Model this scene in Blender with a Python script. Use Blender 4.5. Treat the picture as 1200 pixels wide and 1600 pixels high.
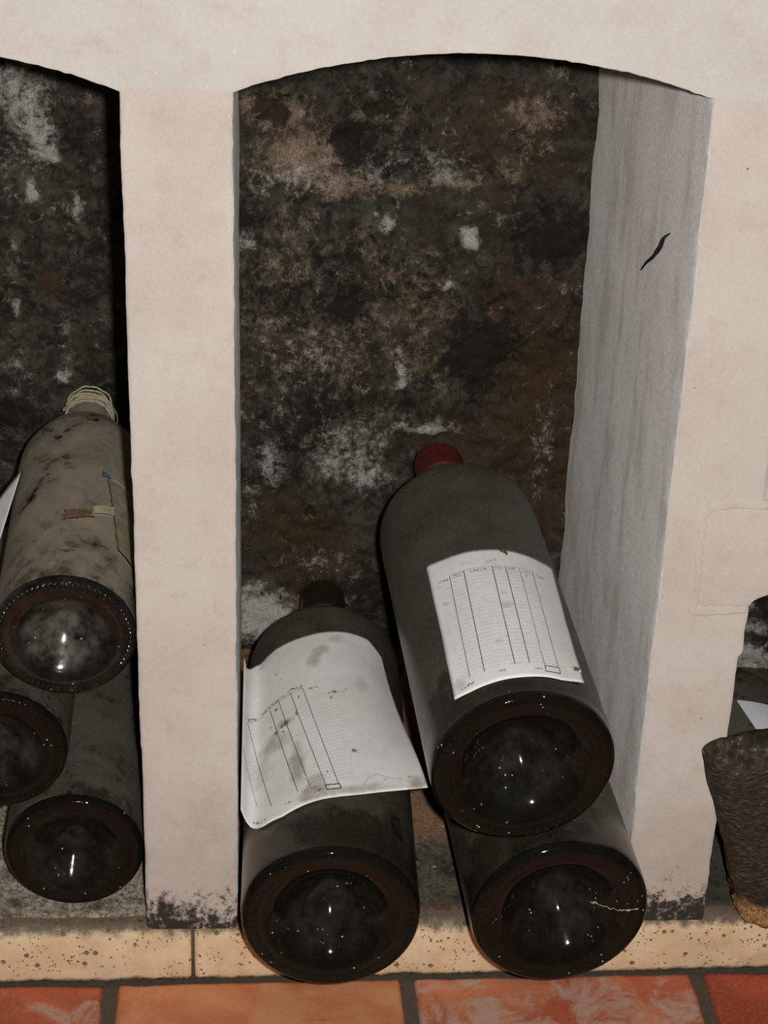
import bpy, bmesh, math, random
import numpy as np
from mathutils import Vector, Matrix, noise as MN

for o in list(bpy.data.objects):
    bpy.data.objects.remove(o, do_unlink=True)
SC = bpy.context.scene
COL = SC.collection
random.seed(7)

# ------------------------------------------------------------------ camera
cam_d = bpy.data.cameras.new('camera'); cam = bpy.data.objects.new('camera', cam_d); COL.objects.link(cam)
cam_d.sensor_fit = 'VERTICAL'; cam_d.sensor_height = 36.0; cam_d.lens = 2790.0 / 1600.0 * 36.0
cam_d.clip_start = 0.02
rx = Vector((0.997453856, -0.0643909448, 0.0306530706))
dn = Vector((-0.000601795862, -0.437412040, -0.899260999))
fw = Vector((0.0713122875, 0.896952905, -0.436337076))
CAM = Vector((0.0, -1.12, 0.905))
m = Matrix((( rx.x, -dn.x, -fw.x, CAM.x), (rx.y, -dn.y, -fw.y, CAM.y), (rx.z, -dn.z, -fw.z, CAM.z), (0, 0, 0, 1)))
cam.matrix_world = m
SC.camera = cam

# ------------------------------------------------------------------ world and the camera's flash
w = bpy.data.worlds.new('cellar_dark'); SC.world = w; w.use_nodes = True
w.node_tree.nodes['Background'].inputs[0].default_value = (1.0, 0.86, 0.72, 1)
w.node_tree.nodes['Background'].inputs[1].default_value = 0.012
fl = bpy.data.lights.new('flash', 'SPOT'); fl.shadow_soft_size = 0.011
fl.spot_size = math.radians(64); fl.spot_blend = 0.4
fl.energy = 54.0; fl.color = (1.0, 0.982, 0.965)
flo = bpy.data.objects.new('flash', fl); COL.objects.link(flo)
flo.location = CAM + rx * 0.041 - dn * 0.015
tgt = Vector((0.10, 0.0, 0.30))
flo.rotation_euler = (tgt - flo.location).to_track_quat('-Z', 'Y').to_euler()

SC.view_settings.view_transform = 'Standard'
SC.view_settings.look = 'None'
SC.view_settings.exposure = 0.0
SC.view_settings.gamma = 1.0
SC.view_settings.use_curve_mapping = False

# ------------------------------------------------------------------ helpers
def lin(r, g, b):
    f = lambda c: (c / 255 / 12.92) if c / 255 <= 0.04045 else ((c / 255 + 0.055) / 1.055) ** 2.4
    return (f(r), f(g), f(b), 1.0)

def nz(x, y, z, s=1.0):
    return MN.noise(Vector((x * s, y * s, z * s)))
def fbm(x, y, z, s=1.0, octs=4):
    return MN.fractal(Vector((x * s, y * s, z * s)), 1.0, 2.0, octs)

def mesh_obj(name, verts, faces, mat, parent=None, smooth=True, mats=None, midx=None):
    me = bpy.data.meshes.new(name)
    me.from_pydata([tuple(v) for v in verts], [], faces)
    for mm in (mats or [mat]):
        me.materials.append(mm)
    if midx:
        me.polygons.foreach_set('material_index', midx)
    if smooth:
        me.polygons.foreach_set('use_smooth', [True] * len(me.polygons))
    me.update()
    o = bpy.data.objects.new(name, me); COL.objects.link(o)
    if parent:
        o.parent = parent
    return o

def empty(name, mat4):
    o = bpy.data.objects.new(name, None); COL.objects.link(o); o.empty_display_size = 0.02
    o.matrix_world = mat4
    return o

def tag(o, label=None, cat=None, group=None, kind=None):
    if label: o['label'] = label
    if cat: o['category'] = cat
    if group: o['group'] = group
    if kind: o['kind'] = kind
    return o

def grid_faces(nu, nv, closed_u=False, off=0, flip=False):
    fs = []
    for j in range(nv - 1):
        for i in range(nu if closed_u else nu - 1):
            a = off + j * nu + i; b = off + j * nu + (i + 1) % nu
            c = b + nu; d = a + nu
            fs.append((a, d, c, b) if flip else (a, b, c, d))
    return fs

def catmull(pts, n):
    pts = [np.array(p, float) for p in pts]
    P = [2 * pts[0] - pts[1]] + pts + [2 * pts[-1] - pts[-2]]
    out = []
    for k in range(len(pts) - 1):
        p0, p1, p2, p3 = P[k:k + 4]
        for t in np.linspace(0, 1, n, endpoint=False):
            out.append(0.5 * ((2 * p1) + (-p0 + p2) * t + (2 * p0 - 5 * p1 + 4 * p2 - p3) * t * t + (-p0 + 3 * p1 - 3 * p2 + p3) * t ** 3))
    out.append(pts[-1])
    return out

def lathe(prof, seg, disp=None):
    v = []
    for k, (r, s) in enumerate(prof):
        for i in range(seg):
            a = 2 * math.pi * i / seg
            dr, ds = disp(k, r, s, a) if disp else (0, 0)
            v.append(((r + dr) * math.cos(a), (r + dr) * math.sin(a), s + ds))
    return v, grid_faces(seg, len(prof), True)

def tube(path, rad, seg=8, cap=True, flat=None):
    """path: list of Vectors, rad: float or list; returns verts, faces"""
    n = len(path); v = []; f = []
    up = Vector((0.13, 0.21, 0.97))
    for k, p in enumerate(path):
        t = (path[min(k + 1, n - 1)] - path[max(k - 1, 0)])
        t = t.normalized() if t.length > 1e-9 else Vector((1, 0, 0))
        a = t.cross(up); a = a.normalized() if a.length > 1e-4 else t.orthogonal().normalized()
        b = t.cross(a)
        r = rad[k] if isinstance(rad, (list, tuple)) else rad
        for i in range(seg):
            an = 2 * math.pi * i / seg
            q = p + a * (r * math.cos(an)) + b * (r * math.sin(an))
            v.append(q)
    f = grid_faces(seg, n, True)
    if cap:
        f.append(tuple(range(seg))[::-1]); f.append(tuple((n - 1) * seg + i for i in range(seg)))
    return v, f

# ---- node helper
class NT:
    def __init__(s, name):
        s.mat = bpy.data.materials.new(name); s.mat.use_nodes = True
        s.t = s.mat.node_tree; s.t.nodes.clear()
        s.out = s.t.nodes.new('ShaderNodeOutputMaterial')
        s.b = s.t.nodes.new('ShaderNodeBsdfPrincipled')
        s.t.links.new(s.b.outputs[0], s.out.inputs[0])
        s.tc = None
    def set(s, sock, v):
        if v is None: return
        if isinstance(v, bpy.types.NodeSocket): s.t.links.new(v, sock)
        else: sock.default_value = v
    def obj(s):
        if not s.tc: s.tc = s.t.nodes.new('ShaderNodeTexCoord')
        return s.tc.outputs['Object']
    def robj(s):
        oi = s.t.nodes.new('ShaderNodeObjectInfo'); k = s.t.nodes.new('ShaderNodeVectorMath'); k.operation = 'ADD'
        cb = s.t.nodes.new('ShaderNodeCombineXYZ')
        for i, f in enumerate((3.1, 5.7, 2.3)): s.set(cb.inputs[i], s.math('MULTIPLY', oi.outputs['Random'], f))
        s.set(k.inputs[0], s.obj()); s.set(k.inputs[1], cb.outputs[0]); return k.outputs[0]
    def uv(s):
        if not s.tc: s.tc = s.t.nodes.new('ShaderNodeTexCoord')
        return s.tc.outputs['UV']
    def mapping(s, vec, scale=(1, 1, 1), loc=(0, 0, 0)):
        n = s.t.nodes.new('ShaderNodeMapping'); s.set(n.inputs[0], vec)
        n.inputs['Scale'].default_value = scale; n.inputs['Location'].default_value = loc
        return n.outputs[0]
    def noise(s, vec, scale, detail=4, rough=0.55, dist=0.0, col=False):
        n = s.t.nodes.new('ShaderNodeTexNoise'); s.set(n.inputs['Vector'], vec)
        n.inputs['Scale'].default_value = scale; n.inputs['Detail'].default_value = detail
        n.inputs['Roughness'].default_value = rough; n.inputs['Distortion'].default_value = dist
        return n.outputs[1 if col else 0]
    def voro(s, vec, scale, feature='F1', rnd=1.0, out='Distance'):
        n = s.t.nodes.new('ShaderNodeTexVoronoi'); n.feature = feature
        s.set(n.inputs['Vector'], vec); n.inputs['Scale'].default_value = scale; n.inputs['Randomness'].default_value = rnd
        return n.outputs[out]
    def math(s, op, a, b=None, c=None, clamp=False):
        n = s.t.nodes.new('ShaderNodeMath'); n.operation = op; n.use_clamp = clamp
        s.set(n.inputs[0], a); s.set(n.inputs[1], b)
        if c is not None: s.set(n.inputs[2], c)
        return n.outputs[0]
    def smooth(s, v, lo, hi, a=0.0, b=1.0):
        n = s.t.nodes.new('ShaderNodeMapRange'); n.interpolation_type = 'SMOOTHSTEP'
        s.set(n.inputs[0], v); n.inputs[1].default_value = lo; n.inputs[2].default_value = hi
        n.inputs[3].default_value = a; n.inputs[4].default_value = b
        return n.outputs[0]
    def mix(s, f, a, b, mode='MIX'):
        n = s.t.nodes.new('ShaderNodeMix'); n.data_type = 'RGBA'; n.blend_type = mode
        s.set(n.inputs['Factor'], f); s.set(n.inputs[6], a); s.set(n.inputs[7], b)
        return n.outputs[2]
    def sep(s, v):
        n = s.t.nodes.new('ShaderNodeSeparateXYZ'); s.set(n.inputs[0], v); return n.outputs
    def attr(s, name):
        n = s.t.nodes.new('ShaderNodeAttribute'); n.attribute_name = name; return n
    def bump(s, h, strength=0.5, dist=0.001):
        n = s.t.nodes.new('ShaderNodeBump'); n.inputs['Strength'].default_value = strength
        n.inputs['Distance'].default_value = dist; s.set(n.inputs['Height'], h); return n.outputs[0]
    def fin(s, col, rough=0.8, normal=None, spec=0.3, **kw):
        s.set(s.b.inputs['Base Color'], col); s.set(s.b.inputs['Roughness'], rough)
        s.set(s.b.inputs['Specular IOR Level'], spec)
        if normal is not None: s.set(s.b.inputs['Normal'], normal)
        for k, v in kw.items(): s.set(s.b.inputs[k.replace('_', ' ')], v)
        return s.mat

# ------------------------------------------------------------------ materials
def plaster(name, c0, c1, mould_top=None, side=None):
    N = NT(name); P = N.obj()
    big = N.noise(P, 9, 5, 0.6); mid = N.noise(P, 45, 5, 0.65); fine = N.noise(P, 420, 3, 0.6)
    col = N.mix(N.smooth(big, 0.38, 0.66), c0, c1)
    col = N.mix(N.math('MULTIPLY', N.smooth(mid, 0.5, 0.72), 0.35), col, lin(196, 170, 146))
    col = N.mix(N.math('MULTIPLY', N.smooth(fine, 0.3, 0.75), 0.22), col, lin(232, 222, 212))
    # sparse dark pin-holes and pale grit
    v = N.voro(P, 95); col = N.mix(N.math('MULTIPLY', N.smooth(v, 0.05, 0.10, 1, 0), N.smooth(N.noise(P, 30, 2), 0.60, 0.66)), col, lin(95, 80, 70))
    v2 = N.voro(P, 130); col = N.mix(N.math('MULTIPLY', N.smooth(v2, 0.04, 0.11, 0.7, 0), N.smooth(N.noise(P, 22, 2), 0.5, 0.6)), col, lin(240, 232, 225))
    rough_h = N.math('ADD', N.math('MULTIPLY', fine, 0.5), N.math('MULTIPLY', mid, 1.0))
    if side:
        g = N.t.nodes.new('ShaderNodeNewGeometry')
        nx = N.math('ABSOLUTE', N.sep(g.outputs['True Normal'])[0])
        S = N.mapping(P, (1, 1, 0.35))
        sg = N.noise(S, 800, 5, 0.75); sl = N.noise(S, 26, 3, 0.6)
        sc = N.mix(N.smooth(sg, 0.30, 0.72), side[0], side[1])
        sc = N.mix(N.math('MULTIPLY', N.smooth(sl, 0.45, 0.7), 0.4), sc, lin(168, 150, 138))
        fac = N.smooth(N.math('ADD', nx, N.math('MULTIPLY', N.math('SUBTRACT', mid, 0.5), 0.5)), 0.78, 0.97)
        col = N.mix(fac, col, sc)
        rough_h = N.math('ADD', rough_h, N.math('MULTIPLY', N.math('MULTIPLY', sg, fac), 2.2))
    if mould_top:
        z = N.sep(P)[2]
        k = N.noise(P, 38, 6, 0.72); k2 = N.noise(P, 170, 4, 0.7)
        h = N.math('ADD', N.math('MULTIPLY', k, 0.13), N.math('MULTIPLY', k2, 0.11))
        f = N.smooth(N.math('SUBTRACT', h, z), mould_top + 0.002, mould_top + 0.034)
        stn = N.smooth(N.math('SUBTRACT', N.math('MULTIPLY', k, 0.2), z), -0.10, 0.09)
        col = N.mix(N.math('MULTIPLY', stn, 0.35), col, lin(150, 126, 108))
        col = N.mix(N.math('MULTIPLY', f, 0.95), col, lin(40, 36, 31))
    return N.fin(col, 0.92, N.bump(rough_h, 0.55, 0.0009), 0.15, Diffuse_Roughness=0.6)

M_LINTEL = plaster('pale_lime_plaster', lin(211, 205, 197), lin(204, 196, 186))
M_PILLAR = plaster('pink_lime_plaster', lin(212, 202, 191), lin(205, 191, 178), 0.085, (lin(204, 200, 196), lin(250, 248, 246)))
M_SHELF = plaster('shelf_stone', lin(213, 201, 189), lin(205, 191, 179))

def m_back():
    N = NT('mouldy_rubble_wall'); P = N.obj()
    A = {k: N.attr(k).outputs['Fac'] for k in ('pale', 'tan', 'rust', 'dark')}
    n1 = N.noise(P, 58, 9, 0.70, 0.35); n2 = N.noise(P, 190, 8, 0.76, 0.3); n3 = N.noise(P, 22, 7, 0.66); n4 = N.noise(P, 560, 5, 0.75)
    n5 = N.noise(N.mapping(P, (1, 1, 1), (3.1, 0, 1.7)), 85, 9, 0.74, 0.4)
    col = N.mix(N.smooth(n1, 0.36, 0.66), lin(31, 31, 27), lin(84, 80, 68))
    col = N.mix(N.math('MULTIPLY', N.smooth(n3, 0.45, 0.62), 0.65), col, lin(58, 47, 35))
    col = N.mix(N.math('MULTIPLY', N.smooth(n5, 0.50, 0.62), 0.40), col, lin(78, 82, 77))
    def lay(col, a, thick, c0, c1, amt):
        e = N.math('ADD', a, N.math('MULTIPLY', N.math('SUBTRACT', n2, 0.5), 1.45))
        e = N.math('ADD', e, N.math('MULTIPLY', N.math('SUBTRACT', n5, 0.5), 1.7))
        f = N.math('MULTIPLY', N.smooth(e, 0.5 - thick, 0.5 + thick), amt)
        return N.mix(f, col, N.mix(N.smooth(n4, 0.33, 0.67), c0, c1))
    col = lay(col, A['rust'], 0.35, lin(80, 57, 32), lin(52, 38, 23), 0.9)
    col = lay(col, N.math('ADD', A['tan'], 0.0), 0.30, lin(176, 152, 124), lin(118, 100, 82), 0.9)
    col = lay(col, A['pale'], 0.34, lin(212, 210, 200), lin(150, 152, 146), 0.95)
    # crater-like pits: dark inside, pale crust on the rim
    W = N.math('ADD', N.voro(N.mix(0.03, P, N.noise(P, 55, 6, 0.7, 0, True), 'ADD'), 42), 0.0)
    g = N.smooth(N.noise(N.mapping(P, (1, 1, 1), (7, 3, 1)), 17, 3), 0.56, 0.66)
    rim = N.math('MULTIPLY', N.math('MULTIPLY', N.smooth(W, 0.26, 0.31), N.smooth(W, 0.32, 0.40, 1, 0)), N.smooth(n2, 0.46, 0.6))
    col = N.mix(N.math('MULTIPLY', N.math('MULTIPLY', N.smooth(W, 0.20, 0.30, 1, 0), g), 0.75), col, lin(26, 24, 20))
    col = N.mix(N.math('MULTIPLY', N.math('MULTIPLY', rim, g), 0.7), col, lin(178, 166, 140))
    sp = N.voro(P, 230); col = N.mix(N.math('MULTIPLY', N.smooth(sp, 0.10, 0.2, 1, 0), N.smooth(N.noise(P, 26, 5, 0.75), 0.56, 0.68)), col, lin(186, 164, 124))
    # black mould eats through everything
    e = N.math('ADD', N.math('SUBTRACT', A['dark'], N.math('MULTIPLY', N.math('ADD', A['rust'], A['pale']), 0.3)), N.math('ADD', N.math('MULTIPLY', N.math('SUBTRACT', N.noise(P, 100, 9, 0.75, 0.5), 0.5), 2.8), 0.25))
    col = N.mix(N.math('MULTIPLY', N.smooth(e, 0.16, 0.60), 0.90), col, lin(22, 21, 17))
    h = N.math('ADD', N.math('MULTIPLY', n1, 2.0), N.math('ADD', n2, N.math('MULTIPLY', n4, 0.4)))
    return N.fin(col, N.smooth(n2, 0.3, 0.7, 0.5, 0.95), N.bump(h, 0.6, 0.003), 0.35)
M_BACK = m_back()

def m_ledge():
    N = NT('grimy_ledge_floor'); P = N.obj(); x, y, z = N.sep(P)
    n1 = N.noise(P, 55, 6, 0.7); n2 = N.noise(P, 260, 5, 0.7); n3 = N.noise(P, 18, 4, 0.6)
    grit = N.mix(N.smooth(n2, 0.35, 0.65), lin(96, 88, 76), lin(196, 182, 160))
    terr = N.mix(N.smooth(n2, 0.3, 0.7), lin(126, 92, 68), lin(168, 130, 98))
    green = N.mix(N.smooth(n2, 0.3, 0.7), lin(62, 60, 50), lin(116, 112, 92))
    yy = N.math('ADD', y, N.math('MULTIPLY', N.math('SUBTRACT', n1, 0.5), 0.03))
    centre = N.mix(N.smooth(yy, 0.085, 0.115), green, terr)
    centre = N.mix(N.math('MULTIPLY', N.smooth(yy, 0.012, 0.03, 1, 0), N.smooth(n3, 0.4, 0.55)), centre, lin(112, 66, 50))
    col = N.mix(N.smooth(x, -0.07, -0.03), grit, centre)
    col = N.mix(N.smooth(x, 0.31, 0.34), col, N.mix(n2, lin(54, 52, 46), lin(92, 88, 78)))
    blk = N.smooth(N.math('ADD', n1, N.math('MULTIPLY', N.math('SUBTRACT', n2, 0.5), 0.5)), 0.50, 0.66)
    col = N.mix(N.math('MULTIPLY', blk, 0.8), col, lin(40, 37, 32))
    v = N.voro(P, 60); col = N.mix(N.smooth(v, 0.06, 0.09, 0.9, 0), col, lin(190, 185, 170))
    return N.fin(col, 0.9, N.bump(N.math('ADD', n2, n1), 0.6, 0.002), 0.25)
M_LEDGE = m_ledge()

def m_sill():
    N = NT('cream_sill_stone'); P = N.obj(); x, y, z = N.sep(P)
    n1 = N.noise(P, 30, 5, 0.6); n2 = N.noise(P, 260, 4, 0.6)
    col = N.mix(N.smooth(n1, 0.35, 0.65), lin(236, 211, 174), lin(224, 192, 150))
    col = N.mix(N.math('MULTIPLY', N.smooth(n2, 0.4, 0.75), 0.3), col, lin(236, 216, 184))
    pits = None
    for sc, r0, r1, gate in ((85, 0.13, 0.20, 0.47), (190, 0.15, 0.24, 0.52), (330, 0.16, 0.26, 0.50)):
        v = N.voro(P, sc); g = N.smooth(N.noise(P, 22 + sc * 0.1, 2), gate, gate + 0.06)
        p = N.math('MULTIPLY', N.smooth(v, r0, r1, 1, 0), g)
        pits = p if pits is None else N.math('MAXIMUM', pits, p)
    col = N.mix(N.math('MULTIPLY', pits, 0.75), col, lin(84, 60, 38))
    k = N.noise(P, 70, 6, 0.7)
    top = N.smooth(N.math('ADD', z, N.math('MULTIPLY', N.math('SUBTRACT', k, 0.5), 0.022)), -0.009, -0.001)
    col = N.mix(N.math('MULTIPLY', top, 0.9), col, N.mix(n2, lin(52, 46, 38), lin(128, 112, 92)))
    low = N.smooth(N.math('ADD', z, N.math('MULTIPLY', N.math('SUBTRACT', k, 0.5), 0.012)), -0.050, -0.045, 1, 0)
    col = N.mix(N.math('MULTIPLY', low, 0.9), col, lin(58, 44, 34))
    h = N.math('SUBTRACT', N.math('MULTIPLY', n2, 0.4), N.math('MULTIPLY', pits, 1.6))
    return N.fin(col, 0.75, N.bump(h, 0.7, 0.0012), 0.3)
M_SILL = m_sill()

def m_tile(name, ca, cb, bloom):
    N = NT(name); P = N.obj()
    n1 = N.noise(P, 18, 5, 0.6, 0.4); n2 = N.noise(P, 300, 4, 0.6); n3 = N.noise(P, 24, 7, 0.68, 0.6)
    col = N.mix(N.smooth(n1, 0.40, 0.60), ca, cb)
    col = N.mix(N.math('MULTIPLY', N.smooth(n2, 0.4, 0.7), 0.2), col, lin(206, 150, 112))
    f = N.math('MULTIPLY', N.smooth(n3, bloom - 0.03, bloom + 0.10), 0.7)
    col = N.mix(f, col, N.mix(n2, lin(176, 142, 124), lin(214, 190, 174)))
    dk = N.smooth(N.noise(P, 55, 6, 0.7), 0.60, 0.74)
    col = N.mix(N.math('MULTIPLY', dk, 0.6), col, lin(96, 50, 32))
    return N.fin(col, N.smooth(n3, 0.4, 0.6, 0.42, 0.65), N.bump(N.math('ADD', n2, N.math('MULTIPLY', n3, 2)), 0.35, 0.0012), 0.4)
M_TILES = [m_tile('terracotta_rust', lin(190, 98, 64), lin(166, 84, 56), 0.56),
           m_tile('terracotta_orange', lin(214, 146, 100), lin(200, 122, 80), 0.62),
           m_tile('terracotta_bloomed', lin(204, 126, 90), lin(182, 94, 66), 0.48),
           m_tile('terracotta_red', lin(176, 78, 54), lin(156, 66, 48), 0.64)]
def m_grout():
    N = NT('grey_grout'); P = N.obj(); n = N.noise(P, 220, 5, 0.7)
    return N.fin(N.mix(n, lin(58, 52, 44), lin(112, 100, 86)), 0.95, N.bump(n, 0.5, 0.002), 0.2)
M_GROUT = m_grout()

def m_glass(name, dust_a, dust_b, cover, wipe=0.06, rough=0.5):
    """dusty bottle glass: dust film over near-black glass, wiped patches by the base end"""
    N = NT(name); x, y, z = N.sep(N.obj()); P = N.robj()
    n1 = N.noise(P, 28, 6, 0.65, 0.5); n2 = N.noise(P, 150, 5, 0.65); n3 = N.noise(P, 600, 3, 0.6)
    dust = N.mix(N.smooth(n1, 0.35, 0.66), dust_a, dust_b)
    dust = N.mix(N.math('MULTIPLY', N.smooth(n3, 0.5, 0.75), 0.25), dust, lin(150, 142, 124))
    amount = N.smooth(N.math('ADD', n1, N.math('MULTIPLY', N.math('SUBTRACT', n2, 0.5), 0.5)), 0.58 - cover, 0.78 - cover)
    zz = N.math('ADD', z, N.math('MULTIPLY', N.math('SUBTRACT', N.noise(P, 30, 7, 0.70), 0.5), 0.22))
    amount = N.math('MULTIPLY', amount, N.smooth(zz, wipe - 0.016, wipe + 0.022, 0.3, 1))
    col = N.mix(amount, lin(17, 18, 14), dust)
    sp = N.math('MULTIPLY', N.smooth(N.voro(P, 120), 0.05, 0.10, 1, 0), N.smooth(N.noise(P, 40, 2), 0.56, 0.62))
    col = N.mix(N.math('MULTIPLY', sp, 0.6), col, lin(165, 158, 140))
    rg = N.math('MULTIPLY_ADD', amount, rough - 0.14, 0.14)
    return N.fin(col, rg, N.bump(N.math('ADD', N.math('MULTIPLY', n2, 0.6), n3), 0.12, 0.0006), 0.5, Coat_Weight=0.0)
def m_base(name, haze, R=0.066, ringspec=0.19):
    N = NT(name); x, y, z = N.sep(N.obj()); P = N.robj()
    r = N.math('SQRT', N.math('ADD', N.math('MULTIPLY', x, x), N.math('MULTIPLY', y, y)))
    inner = N.smooth(r, 0.45 * R, 0.68 * R, 1, 0.12)
    n1 = N.noise(P, 60, 6, 0.65); n2 = N.noise(P, 300, 4, 0.6)
    hz = N.math('MULTIPLY', N.math('MULTIPLY', N.smooth(n1, 0.30, 0.75), inner), haze)
    col = N.mix(hz, lin(20, 20, 16), lin(128, 128, 120))
    sp = N.math('MULTIPLY', N.smooth(N.voro(P, 190), 0.10, 0.17, 1, 0), N.smooth(N.noise(P, 45, 3), 0.54, 0.62))
    col = N.mix(N.math('MULTIPLY', sp, 0.85), col, lin(200, 196, 184))
    return N.fin(col, N.math('ADD', 0.05, N.math('MULTIPLY', hz, 0.35)), N.bump(N.math('ADD', n1, N.math('MULTIPLY', n2, 0.4)), 0.06, 0.0006), ringspec)

M_G_DARK = m_glass('dusty_dark_glass', lin(68, 68, 60), lin(80, 79, 69), 0.42, 0.040, 0.34)
M_G_DARK2 = m_glass('smeared_dark_glass', lin(62, 61, 53), lin(76, 74, 64), 0.38, 0.048, 0.36)
M_G_TAN = m_glass('thick_dust_glass', lin(118, 110, 94), lin(148, 137, 118), 0.33, 0.012, 0.85)
M_G_GREY = m_glass('grey_dust_glass', lin(72, 71, 62), lin(88, 85, 74), 0.34, 0.0, 0.6)
M_B_DARK = m_base('clean_base_glass', 0.10)
M_B_HAZE = m_base('hazed_base_glass', 0.62, 0.053, 0.38)
M_B_MID = m_base('dim_base_glass', 0.25, 0.053, 0.22)

def m_simple(name, c0, c1, scale, rough=0.8, bumpd=0.0006, spec=0.3):
    N = NT(name); P = N.obj(); n = N.noise(P, scale, 6, 0.65)
    return N.fin(N.mix(N.smooth(n, 0.35, 0.65), c0, c1), rough, N.bump(n, 0.5, bumpd), spec)
M_WAX = m_simple('red_wax', lin(104, 37, 32), lin(80, 32, 28), 160, 0.6, 0.0008)
M_CAPS = m_simple('tarry_capsule', lin(22, 19, 16), lin(48, 42, 34), 420, 0.32, 0.0025, 0.6)
M_TWINE = m_simple('straw_twine', lin(204, 194, 166), lin(150, 140, 114), 700, 0.9)
M_CORK = m_simple('dusty_cork', lin(120, 104, 80), lin(86, 74, 58), 260, 0.95)
M_TORN = m_simple('dusty_torn_label', lin(150, 140, 112), lin(124, 116, 92), 120, 0.9)
M_TAPE = m_simple('yellowed_tape', lin(186, 176, 144), lin(166, 156, 126), 160, 0.7)
M_BLUE = m_simple('blue_paper_tip', lin(96, 116, 138), lin(70, 86, 104), 300, 0.9)
M_RUST = m_simple('rusty_residue', lin(124, 92, 70), lin(104, 84, 66), 200, 0.95, 0.001)
M_DARKLINE = m_simple('dark_gouge', lin(48, 40, 34), lin(30, 25, 21), 300, 0.95)
M_PALE = m_simple('pale_residue', lin(200, 192, 168), lin(150, 142, 120), 500, 0.9)
M_PIN = m_simple('brass_pin', lin(96, 84, 44), lin(60, 52, 28), 600, 0.45)
M_PEBBLE = m_simple('pale_grit', lin(214, 208, 194), lin(180, 172, 156), 500, 0.85)

def m_log():
    N = NT('weathered_wood'); P = N.obj(); x, y, z = N.sep(P)
    S = N.mapping(P, (0.30, 0.10, 1.0))
    n1 = N.noise(S, 480, 6, 0.78, 0.0); n2 = N.noise(P, 60, 6, 0.65); n3 = N.noise(P, 420, 4, 0.65)
    col = N.mix(N.smooth(n1, 0.40, 0.66), lin(40, 36, 30), lin(88, 79, 64))
    fl_ = N.math('MULTIPLY', N.smooth(n1, 0.57, 0.64), N.smooth(n3, 0.48, 0.60))
    col = N.mix(N.math('MULTIPLY', fl_, 0.8), col, lin(178, 168, 142))
    col = N.mix(N.math('MULTIPLY', N.smooth(n2, 0.5, 0.7), 0.55), col, lin(48, 42, 34))
    zz = N.math('ADD', z, N.math('MULTIPLY', N.math('SUBTRACT', n2, 0.5), 0.05))
    ochre = N.mix(N.smooth(n3, 0.35, 0.65), lin(122, 94, 54), lin(206, 168, 108))
    col = N.mix(N.smooth(zz, 0.030, 0.046, 0.9, 0), col, ochre)
    return N.fin(col, 0.85, N.bump(N.math('ADD', N.math('MULTIPLY', n1, 0.6), n3), 0.4, 0.0008), 0.3)
M_LOG = m_log()

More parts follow.
